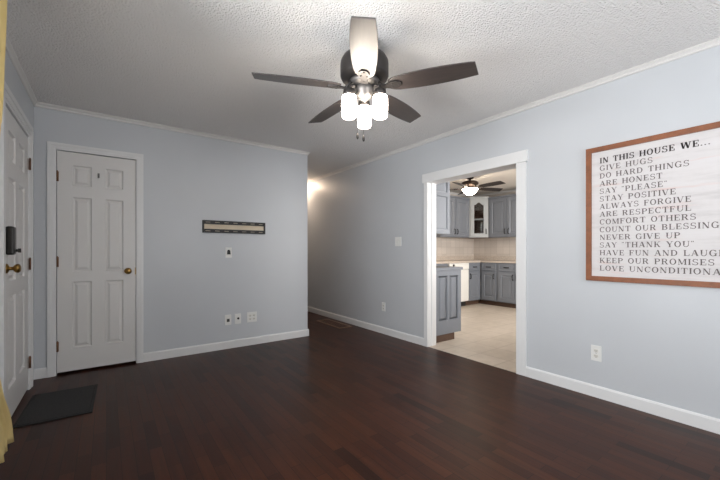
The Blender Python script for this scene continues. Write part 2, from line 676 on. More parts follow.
# stop strip and painted-over hinge leaves on the far jamb
c.box(XR + 0.055, XR + 0.085, OY1 - 0.028, OY1 - 0.018, 0, OZ - 0.010)
for z in (0.25, 0.95, 1.62, 1.80):
    c.box(XR + 0.012, XR + 0.050, OY1 - 0.0215, OY1 - 0.018, z, z + 0.09)
struct('trim_8', c, M['trim'])


# ---------------------------------------------------------------- doors
def knob(parent, x, y, z, m_):
    k = MB().lathe([(0.031, 0), (0.031, 0.006), (0.020, 0.012), (0.011, 0.016), (0.011, 0.032), (0.020, 0.037), (0.0275, 0.046), (0.029, 0.056), (0.024, 0.064), (0.012, 0.068), (0, 0.069)], (x, y, z), 'Y', 24)
    return obj('knob', k, m_, parent)


def six_panel(name, wd, ht, loc, rot, px, pz, hinge_x, hinge_z, knob_x, knob_z, hm, hy=-0.004):
    s = MB().panels(wd, ht, [(x0, z0, x1, z1) for (z0, z1) in pz for (x0, x1) in px], 0.035, depth=0.013, rim=0.018, field=0.03)
    d = struct(name, s, M['door'], loc=loc, rot=rot)
    knob(d, knob_x, 0, knob_z, M['brass'])
    for z in hinge_z:
        h = MB()
        h.lathe([(0.0065, -0.045), (0.0065, 0.045)], (hinge_x, hy - 0.006, z), 'Z', 12)
        h.lathe([(0.004, 0.045), (0.006, 0.049), (0.0, 0.054)], (hinge_x, hy - 0.006, z), 'Z', 12)
        e = 0.010 if hinge_x < wd / 2 else -0.010
        h.box(min(hinge_x, hinge_x + e), max(hinge_x, hinge_x + e), -0.0025, 0.0, z - 0.044, z + 0.044)
        obj('hinge', h, M['hinge'], d)
    return d


gap = 0.004
cw = CX1 - CX0 - 2 * gap
d1 = six_panel('door_1', cw, 1.994, (CX0 + gap, YB + 0.004, 0.022), 0.0,
               [(0.107, 0.247), (0.350, 0.492)], [(0.205, 0.812), (0.905, 1.585), (1.690, 1.878)],
               0.002, (0.235, 0.995, 1.763), 0.530, 0.897, M['brass'])
hk = MB().box(-0.008, 0.008, -0.004, 0, -0.02, 0.024)
hk.tube([(0, -0.003, 0.008), (0, -0.018, 0.004), (0, -0.027, -0.010), (0, -0.022, -0.022), (0, -0.016, -0.020)], 0.004)
obj('hook', hk, M['nickel'], d1, loc=(0.298, 0, 1.803))
tl = MB().box(0, 0.006, -0.002, 0.02, 0.86, 0.93)
obj('latch_plate', tl, M['brass'], d1, loc=(cw - 0.007, 0, 0))

dw = DY1 - DY0 - 2 * gap
d2 = six_panel('door_2', dw, 2.0, (XL + 0.002, DY0 + gap, 0.020), FACE_L,
               [(0.13, 0.345), (0.455, 0.67)], [(0.205, 0.80), (0.90, 1.575), (1.69, 1.875)],
               dw - 0.001, (0.20, 0.99, 1.79), 0.062, 0.985, M['brass'], hy=-0.006)
lk = MB().box(0.030, 0.105, -0.042, 0, 1.070, 1.250)
lk = obj('keypad_lock', lk, M['lock'], d2, bevel=0.012)
lk['label'] = 'dark bronze keypad deadbolt above the brass knob'
tt = MB().lathe([(0.009, 0), (0.009, 0.010)], (0.078, -0.042, 1.098), 'Y', 14)
tt.box(0.073, 0.083, -0.066, -0.052, 1.085, 1.111)
obj('thumb_turn', tt, M['dark'], lk)

# ---------------------------------------------------------------- ceiling fan, living room
FX, FY, BZ = 1.280, 1.715, 2.106
fan = thing('ceiling_fan', 'five-blade dark wood ceiling fan with three lit glass shades in the front room', 'ceiling fan', (FX, FY, CH))
z = lambda h: h - CH
obj('canopy', MB().lathe([(0.078, z(CH)), (0.076, z(2.385)), (0.060, z(2.36)), (0.045, z(2.345)), (0.045, z(2.30))], n=32), M['bronze'], fan)
obj('motor_housing', MB().lathe([(0.05, z(2.318)), (0.100, z(2.312)), (0.132, z(2.296)), (0.146, z(2.270)), (0.148, z(2.250)), (0.148, z(2.185)), (0.140, z(2.168)), (0.10, z(2.160)), (0.06, z(2.155))], n=40), M['bronze'], fan)
obj('flywheel', MB().lathe([(0.085, z(2.162)), (0.092, z(2.156)), (0.092, z(2.136)), (0.070, z(2.128)), (0.052, z(2.12))], n=36), M['nickel'], fan)
obj('switch_housing', MB().lathe([(0.052, z(2.122)), (0.058, z(2.115)), (0.058, z(2.090)), (0.048, z(2.075)), (0.048, z(2.06)), (0.030, z(2.045)), (0.012, z(2.035)), (0.0, z(2.025))], n=32), M['nickel'], fan)


def blade_mesh(r0, r1, w0, wm, w1, th):
    mb = MB()
    n = 18
    edge = []
    for i in range(n + 1):
        u = i / n
        x = r0 + (r1 - r0) * u
        wd = (w0 * (1 - u) + w1 * u) + (wm - (w0 + w1) / 2) * math.sin(PI * u) ** 0.8
        if u < 0.09:
            wd *= 0.72 + 0.28 * math.sqrt(u / 0.09)
        edge.append((x, wd / 2))
    # the tip is cut on a slight slant
    poly = [(x + (0.010 if i == n else 0), y) for i, (x, y) in enumerate(edge)] + [(x - (0.006 if i == n else 0), -y) for i, (x, y) in reversed(list(enumerate(edge)))]
    mb.prism(poly, lambda a_, b2: (a_, b2, 0), lambda a_, b2: (a_, b2, th))
    return mb


def fan_blades(parent, r0, r1, w0, wm, w1, z0, angles, pitch, iron_m, blade_m, r_iron, zi, tilt=0.0):
    for an in angles:
        rot = Matrix.Translation((0, 0, z0)) @ Matrix.Rotation(R(tilt), 4, Vector((0.588, 0.809, 0))) @ Matrix.Rotation(R(an), 4, 'Z') @ Matrix.Rotation(R(-pitch), 4, 'X')
        b2 = obj('blade', blade_mesh(r0, r1, w0, wm, w1, 0.007), blade_m, parent, bevel=0.0015)
        b2.matrix_local = rot
        # iron: an arm from the flywheel and a three-lobed plate under the blade
        ir = MB()
        L = r0 + 0.075
        arm = [(r_iron, 0.020), (r_iron + 0.02, 0.022), (r0 - 0.015, 0.017), (r0 + 0.01, 0.030), (r0 + 0.045, 0.032), (L, 0.016)]
        poly = arm + [(x, -y) for x, y in reversed(arm)]
        ir.prism(poly, lambda a_, c_: (a_, c_, -0.0075), lambda a_, c_: (a_, c_, -0.0005))
        ir.tube([(r_iron - 0.015, 0, zi), (r_iron + 0.015, 0, zi * 0.4), (r_iron + 0.035, 0, -0.004)], 0.010)
        for (x, y) in ((r0 + 0.02, 0.017), (r0 + 0.02, -0.017), (r0 + 0.06, 0)):
            ir.lathe([(0.006, -0.007), (0.005, -0.0105), (0, -0.0115)], (x, y, 0), n=10)
        o2 = obj('blade_iron', ir, iron_m, b2)


fan_blades(fan, 0.155, 0.652, 0.104, 0.142, 0.106, BZ - CH, [-127.2 + 72 * k for k in range(5)], 12, M['bronze'], M['blade'], 0.085, 0.05, -1.3)
# light kit: arm, fitter, shade; two towards the camera, one away
for k, an in enumerate((54, 174, 294)):
    ca, sa = math.cos(R(an)), math.sin(R(an))
    r = 0.107
    ar = MB().tube([(ca * 0.045, sa * 0.045, z(2.105)), (ca * 0.075, sa * 0.075, z(2.115)), (ca * 0.098, sa * 0.098, z(2.105)), (ca * r, sa * r, z(2.075))], 0.0085)
    ar.lathe([(0.012, z(2.085)), (0.034, z(2.078)), (0.036, z(2.06)), (0.036, z(2.042)), (0.030, z(2.040))], (ca * r, sa * r, 0), n=24)
    arm = obj('light_arm', ar, M['bronze'], fan)
    sh = MB().lathe([(0.030, z(2.042)), (0.040, z(2.040)), (0.0445, z(2.030)), (0.0455, z(1.99)), (0.0445, z(1.93)), (0.041, z(1.915)), (0.039, z(1.913)), (0.037, z(1.922)), (0, z(1.925))], (ca * r, sa * r, 0), n=32)
    obj('lamp_shade', sh, M['shade'], arm)
for (dx, dy, zt) in ((-0.036, 0.024, 1.815), (-0.006, 0.002, 1.80)):
    ch = MB().tube([(dx, dy, z(2.06)), (dx, dy, z(zt + 0.02))], 0.0014, 6)
    ch = obj('pull_chain', ch, M['nickel'], fan)
    obj('chain_fob', MB().lathe([(0, z(zt + 0.024)), (0.004, z(zt + 0.020)), (0.0075, z(zt + 0.006)), (0.0075, z(zt - 0.006)), (0.004, z(zt - 0.014)), (0, z(zt - 0.016))], (dx, dy, 0), n=12), M['lock'], ch)

# ---------------------------------------------------------------- wall sign
SY, SZ, SW, SH = 1.159, 0.889, 0.975, 1.012
sign = thing('wall_sign', 'large whitewashed wall sign of house rules in a brown wooden frame', 'sign', (XR, SY, SZ), FACE_R)
fw = 0.036
board = box(fw - 0.004, SW - fw + 0.004, -0.012, -0.001, fw - 0.004, SH - fw + 0.004)
ink_of = [0] * len(board.f)
f = MB()
for (pl, fn) in (
    ([(0, 0), (SW, 0), (SW - fw, fw), (fw, fw)], 0), ([(SW, 0), (SW, SH), (SW - fw, SH - fw), (SW - fw, fw)], 0),
    ([(SW, SH), (0, SH), (fw, SH - fw), (SW - fw, SH - fw)], 0), ([(0, SH), (0, 0), (fw, fw), (fw, SH - fw)], 0)):
    f.prism(pl, lambda x, zz: (x, -0.026, zz), lambda x, zz: (x, -0.0005, zz))
obj('sign_frame', f, M['frame_wood'], sign, weld=False)

# slab-serif capitals, cap height 1
TK, TN, SE, SHT = 0.20, 0.085, 0.10, 0.065


def _r(x0, x1, y0, y1):
    return [(x0, y0), (x1, y0), (x1, y1), (x0, y1)]


def _stem(x, w_=TK, y0=0.0, y1=1.0, b_=True, t_=True):
    o = [_r(x, x + w_, y0, y1)]
    if b_:
        o.append(_r(x - SE, x + w_ + SE, y0, y0 + SHT))
    if t_:
        o.append(_r(x - SE, x + w_ + SE, y1 - SHT, y1))
    return o


def _arc(cx, cy, rx, ry, a0, a1, tk=TK, tn=TN):
    n = max(4, int(abs(a1 - a0) / 18))
    o = []
    for i in range(n):
        q = []
        for a_, s_ in ((a0 + (a1 - a0) * i / n, 0), (a0 + (a1 - a0) * (i + 1) / n, 0), (a0 + (a1 - a0) * (i + 1) / n, 1), (a0 + (a1 - a0) * i / n, 1)):
            X, Y = (rx, ry) if s_ == 0 else (rx - tk, ry - tn)
            q.append((cx + X * math.cos(R(a_)), cy + Y * math.sin(R(a_))))
        o.append(q)
    return o


def _d(x0, y0, x1, y1, w_):
    return [[(x0 - w_ / 2, y0), (x0 + w_ / 2, y0), (x1 + w_ / 2, y1), (x1 - w_ / 2, y1)]]


def _sf(x, y, w_=0.34):
    return [_r(x - w_ / 2, x + w_ / 2, y, y + SHT)]


G = {
    'I': (0.40, _stem(0.115)),
    'H': (1.05, _stem(0.1) + _stem(0.78) + [_r(0.25, 0.8, 0.47, 0.47 + TN)]),
    'T': (0.92, _stem(0.375, t_=False) + [_r(0.02, 0.9, 1 - TN, 1), _r(0.02, 0.08, 0.70, 1), _r(0.84, 0.9, 0.70, 1)]),
    'L': (0.86, _stem(0.1) + [_r(0.1, 0.84, 0, TN), _r(0.77, 0.84, 0, 0.34)]),
    'E': (0.88, _stem(0.1) + [_r(0.1, 0.84, 0, TN), _r(0.1, 0.80, 1 - TN, 1), _r(0.1, 0.60, 0.47, 0.47 + TN), _r(0.77, 0.84, 0, 0.32), _r(0.74, 0.80, 0.72, 1), _r(0.56, 0.62, 0.36, 0.66)]),
    'F': (0.84, _stem(0.1) + [_r(0.1, 0.80, 1 - TN, 1), _r(0.1, 0.60, 0.47, 0.47 + TN), _r(0.74, 0.80, 0.70, 1), _r(0.56, 0.62, 0.36, 0.66)]),
    'O': (1.02, _arc(0.51, 0.5, 0.49, 0.53, 0, 360)),
    'C': (0.96, _arc(0.51, 0.5, 0.49, 0.53, 42, 318) + [_r(0.83, 0.90, 0.66, 1.0)]),
    'G': (1.06, _arc(0.51, 0.5, 0.49, 0.53, 42, 318) + [_r(0.83, 0.90, 0.66, 1.0), _r(0.78, 0.95, 0.02, 0.42), _r(0.64, 1.04, 0.38, 0.45)]),
    'D': (1.02, _stem(0.1) + _arc(0.46, 0.5, 0.53, 0.5, -90, 90) + [_r(0.1, 0.47, 0, TN), _r(0.1, 0.47, 1 - TN, 1)]),
    'B': (0.94, _stem(0.1) + _arc(0.52, 0.745, 0.32, 0.255, -90, 90) + _arc(0.54, 0.265, 0.37, 0.265, -90, 90) + [_r(0.1, 0.54, 0, TN), _r(0.1, 0.54, 0.47, 0.47 + TN), _r(0.1, 0.54, 1 - TN, 1)]),
    'P': (0.90, _stem(0.1) + _arc(0.52, 0.72, 0.36, 0.28, -90, 90) + [_r(0.1, 0.54, 0.44, 0.44 + TN), _r(0.1, 0.54, 1 - TN, 1)]),
    'R': (1.02, _stem(0.1) + _arc(0.52, 0.735, 0.35, 0.265, -90, 90) + _d(0.86, 0, 0.56, 0.47, TK + 0.02) + _sf(0.90, 0, 0.24) + [_r(0.1, 0.54, 0.46, 0.46 + TN), _r(0.1, 0.54, 1 - TN, 1)]),
    'A': (1.06, _d(0.14, 0, 0.50, 1, 0.08) + _d(0.90, 0, 0.54, 1, TK + 0.02) + _sf(0.14, 0) + _sf(0.90, 0) + [_r(0.24, 0.78, 0.29, 0.29 + TN)]),
    'V': (1.04, _d(0.50, 0, 0.14, 1, TK + 0.02) + _d(0.54, 0, 0.90, 1, 0.08) + _sf(0.14, 1 - SHT) + _sf(0.90, 1 - SHT)),
    'W': (1.50, _d(0.40, 0, 0.14, 1, TK + 0.02) + _d(0.42, 0, 0.74, 1, 0.08) + _d(1.04, 0, 0.74, 1, TK + 0.02) + _d(1.06, 0, 1.36, 1, 0.08) + _sf(0.14, 1 - SHT) + _sf(0.74, 1 - SHT, 0.28) + _sf(1.36, 1 - SHT)),
    'Y': (1.00, _d(0.50, 0.42, 0.14, 1, TK + 0.02) + _d(0.52, 0.42, 0.86, 1, 0.08) + _stem(0.42, y1=0.46, t_=False) + _sf(0.14, 1 - SHT) + _sf(0.86, 1 - SHT)),
    'N': (1.08, _stem(0.14, 0.075) + _stem(0.86, 0.075, b_=False) + _d(0.86, 0, 0.18, 1, TK + 0.03)),
    'M': (1.26, _stem(0.14, 0.075) + _stem(0.98, TK) + _d(0.60, 0.06, 0.20, 1, TK) + _d(0.60, 0.06, 1.0, 1, 0.08)),
    'U': (1.04, _stem(0.12, y0=0.34, b_=False) + _stem(0.84, 0.075, y0=0.34, b_=False) + _arc(0.5175, 0.37, 0.3975, 0.39, 180, 360, 0.13, TN)),
    'K': (1.06, _stem(0.1) + _d(0.26, 0.38, 0.82, 1, 0.09) + _d(0.88, 0, 0.46, 0.60, TK + 0.02) + _sf(0.84, 1 - SHT) + _sf(0.90, 0, 0.30)),
    'S': (0.86, _arc(0.43, 0.735, 0.37, 0.285, 28, 270, 0.14, TN) + _arc(0.43, 0.265, 0.40, 0.285, -152, 90, 0.14, TN) + [_r(0.70, 0.76, 0.70, 1.0), _r(0.04, 0.10, 0.0, 0.30)]),
    '"': (0.46, [_r(0.04, 0.16, 0.80, 1.0), _r(0.26, 0.38, 0.80, 1.0)]),
    '.': (0.34, [_r(0.08, 0.24, 0, 0.14)]),
    ' ': (0.52, []),
}
LGAP = 0.17
SIGN_LINES = [
    ('IN THIS HOUSE WE...', True), ('GIVE HUGS', False), ('DO HARD THINGS', False), ('ARE HONEST', False),
    ('SAY "PLEASE"', False), ('STAY POSITIVE', False), ('ALWAYS FORGIVE', False), ('ARE RESPECTFUL', False),
    ('COMFORT OTHERS', False), ('COUNT OUR BLESSINGS', False), ('NEVER GIVE UP', False), ('SAY "THANK YOU"', False),
    ('HAVE FUN AND LAUGH', False), ('KEEP OUR PROMISES', False), ('LOVE UNCONDITIONALLY', False)]
LINE_W = [0.598, 0.317, 0.502, 0.368, 0.393, 0.437, 0.511, 0.511, 0.534, 0.672, 0.458, 0.525, 0.670, 0.617, 0.760]
for i, (txt, bold) in enumerate(SIGN_LINES):
    hgt = 0.041 if bold else 0.038
    zc = 1.796 - 0.0578 * i - SZ
    units = sum(G[ch][0] + LGAP for ch in txt) - LGAP
    sx = LINE_W[i] / units
    x = SY - 1.070
    for ch in txt:
        wd, polys = G[ch]
        for p in polys:
            board.face([(x + a_ * sx, -0.0128, zc + (c_ - 0.5) * hgt) for a_, c_ in p])
            ink_of.append(2 if bold else 1)
            if bold:
                board.face([(x + a_ * sx + 0.002, -0.0128, zc + (c_ - 0.5) * hgt) for a_, c_ in p])
                ink_of.append(2)
        x += (wd + LGAP) * sx
bo = obj('sign_board', board, M['sign'], sign, weld=False)
bo.data.materials.append(M['ink'])
bo.data.materials.append(M['ink_bold'])
bo.data.polygons.foreach_set('material_index', ink_of)


# ---------------------------------------------------------------- wall plates
def plate(label, kind, cx, cz, wall, wd=0.072, ht=0.118, name='wall_outlet', cat='outlet', group=None):
    loc = (cx, YB, cz) if wall == 'back' else (XR, cx, cz)
    rot = 0.0 if wall == 'back' else FACE_R
    t_ = thing(name, label, cat, loc, rot, group)
    obj('cover_plate', box(-wd / 2, wd / 2, -0.006, 0, -ht / 2, ht / 2), M['plate'], t_, bevel=0.003)

    def duplex(xo):
        for s_ in (-1, 1):
            fz = s_ * 0.020
            mb = MB()
            pts = [(0.017 * math.cos(R(a_)) * (1.0), max(-0.0125, min(0.0125, 0.017 * math.sin(R(a_))))) for a_ in range(0, 360, 15)]
            mb.prism(pts, lambda a_, c_: (xo + a_, -0.0085, fz + c_), lambda a_, c_: (xo + a_, -0.004, fz + c_))
            fc = obj('receptacle', mb, M['ivory'], t_)
            sl_ = MB().box(xo - 0.0075, xo - 0.0050, -0.0092, -0.008, fz - 0.004, fz + 0.006)
            sl_.box(xo + 0.0050, xo + 0.0075, -0.0092, -0.008, fz - 0.003, fz + 0.006)
            sl_.lathe([(0.0028, 0.008), (0.0028, 0.0092)], (xo, 0, fz - 0.0085), 'Y', 10)
            obj('slots', sl_, M['dark'], fc)
    if kind == 'duplex':
        duplex(0)
        obj('screw', MB().lathe([(0.003, 0.006), (0.002, 0.0075), (0, 0.0078)], (0, 0, 0), 'Y', 10), M['nickel'], t_)
    elif kind == 'double':
        duplex(-0.023)
        duplex(0.023)
    elif kind == 'switch':
        for x in (-0.0,):
            obj('toggle_slot', box(x - 0.006, x + 0.006, -0.0075, -0.005, -0.013, 0.013), M['ivory'], t_)
            tg = MB().prism([(-0.004, -0.007), (-0.016, 0.001), (-0.016, 0.006), (-0.004, 0.007)], lambda a_, c_: (x - 0.0042, a_ - 0.002, c_), lambda a_, c_: (x + 0.0042, a_ - 0.002, c_))
            obj('toggle', tg, M['plate'], t_)
        for s_ in (-1, 1):
            obj('screw', MB().lathe([(0.003, 0.006), (0.002, 0.0075), (0, 0.0078)], (0, 0, s_ * 0.03), 'Y', 10), M['nickel'], t_)
    elif kind == 'jack':
        obj('jack_insert', box(-0.017, 0.017, -0.0085, -0.004, -0.024, 0.016), M['ivory'], t_)
        obj('jack_port', box(-0.015, 0.015, -0.0095, -0.008, -0.022, 0.012), M['dark'], t_)
    elif kind == 'coax':
        cn = MB().lathe([(0.013, 0.005), (0.013, 0.010), (0.0085, 0.011), (0.0085, 0.022), (0.003, 0.023), (0, 0.023)], (0.004, 0, 0.004), 'Y', 14)
        obj('coax_connector', cn, M['dark'], t_)
        tb = MB().tube([(0.004, -0.021, 0.004), (-0.004, -0.026, 0.010), (-0.014, -0.022, 0.012)], 0.004, 8)
        obj('cable_stub', tb, M['dark'], t_)
    elif kind == 'pass':
        hd = MB()
        arc_ = [(0.017 * math.cos(R(a_)), 0.010 + 0.022 * math.sin(R(a_))) for a_ in range(0, 181, 20)] + [(-0.020, -0.022), (0.020, -0.022)]
        hd.prism(arc_, lambda a_, c_: (a_, -0.012, c_), lambda a_, c_: (a_, -0.004, c_))
        obj('cable_port', hd, M['dark'], t_)
        obj('port_lip', box(-0.023, 0.023, -0.016, -0.004, -0.030, -0.023), M['ivory'], t_)
    return t_


plate('white cable plate with dark hooded port on grey wall below the black mount', 'pass', 1.132, 1.098, 'back', name='cable_plate', cat='wall plate')
plate('white jack plate low on grey wall, left of the coax plate', 'jack', 1.126, 0.327, 'back', name='jack_plate', cat='wall plate')
plate('white plate with black coax connector, between jack plate and double outlet', 'coax', 1.236, 0.328, 'back', name='coax_plate', cat='wall plate')
plate('square white double outlet with four sockets low on grey wall', 'double', 1.401, 0.330, 'back', wd=0.118, ht=0.120)
plate('white light switch on the wall left of the kitchen doorway', 'switch', 3.335, 1.235, 'right', wd=0.116, ht=0.118, name='light_switch', cat='switch')
plate('white outlet low on the wall left of the kitchen doorway', 'duplex', 3.624, 0.361, 'right')
plate('white outlet low on the wall below the house rules sign', 'duplex', 1.096, 0.334, 'right')

# ---------------------------------------------------------------- empty TV mount on the back wall
tv = thing('tv_wall_mount', 'empty black metal television bracket with slotted rails on the grey wall', 'tv mount', (0.852, YB, 1.318))
TW, TH_ = 0.708, 0.138
obj('backing_board', box(0.010, TW - 0.010, -0.006, 0, 0.008, TH_ - 0.008), M['board'], tv)
for (z0, nm) in ((0.0, 'lower'), (TH_ - 0.042, 'upper')):
    sl_ = []
    for k in range(7):
        xc = 0.055 + k * (TW - 0.11) / 6
        sl_.append((xc - 0.026, 0.018, xc + 0.026, 0.024))
    obj('slotted_rail', MB().panels(TW, 0.042, sl_, 0.012, y=-0.020, hole=True, z0=z0), M['black_metal'], tv)
for x in (0, TW - 0.016):
    obj('end_bracket', box(x, x + 0.016, -0.022, 0, 0.0, TH_), M['black_metal'], tv, bevel=0.002)

# ---------------------------------------------------------------- doormat and floor register
mt = thing('doormat', 'charcoal doormat on dark floor in front of the front door', 'doormat', (-0.268, 3.34, 0.0), R(-2))
obj('pile', box(-0.185, 0.185, -0.285, 0.285, 0.001, 0.010), M['mat'], mt, bevel=0.003)
e = MB().panels(0.40, 0.60, [(0.014, 0.014, 0.386, 0.586)], 0.007, hole=True)
e2 = MB()
e2.v = [(x - 0.20, zz - 0.30, 0.0075 - y) for x, y, zz in e.v]
e2.f, e2.sm = e.f, e.sm
obj('rubber_border', e2, M['mat_edge'], mt)

rg = thing('floor_register', 'brown wooden floor register in the hall floor by the right wall', 'floor vent', (2.815, 4.565, 0.0))
e = MB().panels(0.225, 0.70, [(0.028, 0.035, 0.197, 0.665)], 0.006, hole=True)
e2 = MB()
e2.v = [(x - 0.1125, zz - 0.35, 0.0065 - y) for x, y, zz in e.v]
e2.f, e2.sm = e.f, e.sm
obj('register_frame', e2, wood('light_brown_register_frame', sl(112, 86, 68), sl(140, 110, 88), (40, 4, 4), 0.4), rg)
s_ = MB()
for k in range(30):
    yy = -0.31 + k * 0.0207
    s_.box(-0.086, 0.086, yy, yy + 0.011, 0.0008, 0.0045)
obj('louvers', s_, M['register'], rg)

# ---------------------------------------------------------------- curtain at the left window
ct = thing('curtain', 'yellow tied-back curtain hanging on the left wall beside the front door', 'curtain', (-0.400, 1.75, 0.0))
prof = [(0.012, 2.37, 1.72), (0.13, 2.385, 1.72), (0.26, 2.375, 1.71), (0.36, 2.32, 1.69), (0.48, 2.20, 1.68), (0.65, 2.085, 1.67), (0.80, 2.00, 1.68), (1.00, 1.91, 1.70), (1.10, 1.88, 1.71), (1.20, 1.92, 1.70), (1.40, 1.99, 1.68), (1.60, 2.07, 1.65), (1.95, 2.16, 1.62), (2.2, 2.23, 1.60), (2.41, 2.28, 1.6)]


def lerp_prof(zz):
    for (a_, b_) in zip(prof[:-1], prof[1:]):
        if a_[0] <= zz <= b_[0]:
            u = (zz - a_[0]) / (b_[0] - a_[0])
            return a_[1] + (b_[1] - a_[1]) * u, a_[2] + (b_[2] - a_[2]) * u
    return prof[-1][1:]


def curtain_sheet(inset, dx, zlo, amp):
    rows = []
    NZ, NY = 60, 90
    for i in range(NZ + 1):
        zz = zlo + (2.385 - zlo) * i / NZ
        y1, y0 = lerp_prof(zz)
        y1 -= inset
        row = []
        for j in range(NY + 1):
            u = j / NY
            tight = min(1.0, (y1 - y0) / 0.5)
            ph = 2 * PI * 6.7 * u + 0.5 * math.sin(zz * 3)
            am = amp * (0.55 + 0.45 * tight) * (1 - 0.3 * math.cos(zz * 2.1))
            ruf = max(0.0, 1 - zz / 0.75) * amp
            row.append((dx + am * math.sin(ph) + ruf * 0.5 * math.sin(ph * 2.6 + zz * 5), y0 + (y1 - y0) * u + 0.006 * math.sin(ph * 2) - 1.75, zz))
        rows.append(row)
    mb = MB()
    mb.grid(rows, True)
    return mb


o = obj('drape', curtain_sheet(0, 0.012, 0.20, 0.027), M['curtain'], ct)
sd = o.modifiers.new('thickness', 'SOLIDIFY')
sd.thickness = 0.002
o = obj('lining', curtain_sheet(0.05, -0.045, 0.14, 0.012), M['lining'], ct)
sd = o.modifiers.new('thickness', 'SOLIDIFY')
sd.thickness = 0.0015
tb = MB()
rows = []
for zz in (1.07, 1.09, 1.11, 1.13):
    rows.append([(0.005 + 0.060 * math.cos(2 * PI * k / 28), 0.05 + 0.075 * math.sin(2 * PI * k / 28), zz) for k in range(28)])
tb.grid(rows, True, True)
o = obj('tieback', tb, M['curtain'], ct)
sd = o.modifiers.new('thickness', 'SOLIDIFY')
sd.thickness = 0.003

# ---------------------------------------------------------------- hall ceiling light (round the corner)
hl = thing('hall_ceiling_light', 'warm lit dome light on the hall ceiling behind the corner', 'ceiling light', (2.80, 5.88, CH))
obj('light_base', MB().lathe([(0.145, 0), (0.15, -0.012), (0.14, -0.028), (0.12, -0.03)], n=32), M['nickel'], hl)
obj('light_dome', MB().lathe([(0.132, -0.026), (0.13, -0.045), (0.105, -0.075), (0.06, -0.095), (0, -0.102)], n=32), M['hall_glass'], hl)


# ---------------------------------------------------------------- kitchen
def pull(parent, x, y, zc, vertical=True, L=0.10):
    mb = MB()
    if vertical:
        pts = [(x, y, zc - L / 2), (x, y - 0.022, zc - L / 2 + 0.012), (x, y - 0.026, zc), (x, y - 0.022, zc + L / 2 - 0.012), (x, y, zc + L / 2)]
    else:
        pts = [(x - L / 2, y, zc), (x - L / 2 + 0.012, y - 0.022, zc), (x, y - 0.026, zc), (x + L / 2 - 0.012, y - 0.022, zc), (x + L / 2, y, zc)]
    mb.tube(pts, 0.0085, 8)
    for p in (pts[0], pts[-1]):
        mb.lathe([(0.010, 0), (0.010, 0.004)], p, 'Y', 10)
    return obj('handle', mb, M['black_metal'], parent)


def cab_door(parent, x0, x1, z0, z1, hx, hz, front=0.0):
    wd, ht = x1 - x0, z1 - z0
    m_ = 0.062
    d = obj('door', MB().panels(wd, ht, [(m_, m_, wd - m_, ht - m_)], 0.020, y=-0.020, depth=0.009, rim=0.02, field=0.04, x0=x0, z0=z0), M['cab'], parent)
    pull(d, hx, -0.020, hz, True)
    return d


def drawer(parent, x0, x1, z0, z1):
    wd, ht = x1 - x0, z1 - z0
    d = obj('drawer', MB().panels(wd, ht, [(0.022, 0.022, wd - 0.022, ht - 0.022)], 0.020, y=-0.020, depth=0.005, rim=0.010, field=0.012, x0=x0, z0=z0), M['cab'], parent)
    pull(d, (x0 + x1) / 2, -0.020, (z0 + z1) / 2, False)
    return d


def base_cabinet(label, wd, depth, loc, rot, doors, kick=(0.0, 0.0)):
    # doors: list of (x0, x1, handle side)
    c = thing('base_cabinet', label, 'cabinet', loc, rot, None)
    obj('carcass', box(0, wd, 0, depth, 0.095, 0.875), M['cab'], c)
    obj('toe_kick', box(kick[0], wd + kick[1], 0.07, depth, 0.0, 0.095), M['cab_dark'], c)
    for (x0, x1, side) in doors:
        drawer(c, x0, x1, 0.715, 0.860)
        cab_door(c, x0, x1, 0.115, 0.695, x1 - 0.035 if side > 0 else x0 + 0.035, 0.60)
    return c


def wall_cabinet(label, wd, depth, ht, loc, rot, doors):
    c = thing('wall_cabinet', label, 'cabinet', loc, rot, None)
    obj('carcass', box(0, wd, 0, depth, 0, ht), M['cab'], c)
    obj('cornice', box(-0.0, wd, -0.030, depth, ht, ht + 0.035), M['cab'], c, bevel=0.006)
    for (x0, x1, side) in doors:
        cab_door(c, x0, x1, 0.02, ht - 0.015, x1 - 0.035 if side > 0 else x0 + 0.035, 0.115)
    return c


UB, UT = 1.405, 2.225
CF_Y, CF_X = KYB - 0.61, KX - 0.61          # base fronts 4.45 / 6.36
# back run (facing the room, -Y)
base_cabinet('blue-grey base cabinet between the white dishwasher and the kitchen corner', 0.415, 0.60, (5.945, CF_Y, 0), 0, [(0.01, 0.385, -1)], kick=(0.0, 0.067))
base_cabinet('blue-grey base cabinet on the far side of the white dishwasher', 0.76, 0.60, (4.565, CF_Y, 0), 0, [(0.01, 0.375, 1), (0.385, 0.75, -1)])
# far run (facing -X): local x runs towards -Y
base_cabinet('single-door blue-grey base cabinet right of the kitchen corner', 0.385, 0.60, (CF_X, 4.440, 0), FACE_R, [(0.035, 0.355, 1)], kick=(-0.076, 0.0))
base_cabinet('double-door blue-grey base cabinet on the far kitchen wall', 0.76, 0.60, (CF_X, 4.053, 0), FACE_R, [(0.03, 0.376, 1), (0.384, 0.73, -1)])
base_cabinet('blue-grey base cabinet at the hidden end of the far kitchen run', 0.80, 0.60, (CF_X, 3.291, 0), FACE_R, [(0.03, 0.396, 1), (0.404, 0.77, -1)])
wall_cabinet('blue-grey double-door wall cabinet left of the glass corner cabinet', 0.92, 0.325, UT - UB, (5.438, KYB - 0.33, UB), 0, [(0.01, 0.450, 1), (0.460, 0.900, -1)])
wall_cabinet('blue-grey double-door wall cabinet right of the glass corner cabinet', 0.86, 0.325, UT - UB, (KX - 0.33, 4.44, UB), FACE_R, [(0.03, 0.426, 1), (0.434, 0.83, -1)])
wall_cabinet('blue-grey wall cabinet at the hidden end of the far kitchen wall', 0.80, 0.325, UT - UB, (KX - 0.33, 3.578, UB), FACE_R, [(0.02, 0.396, 1), (0.404, 0.78, -1)])

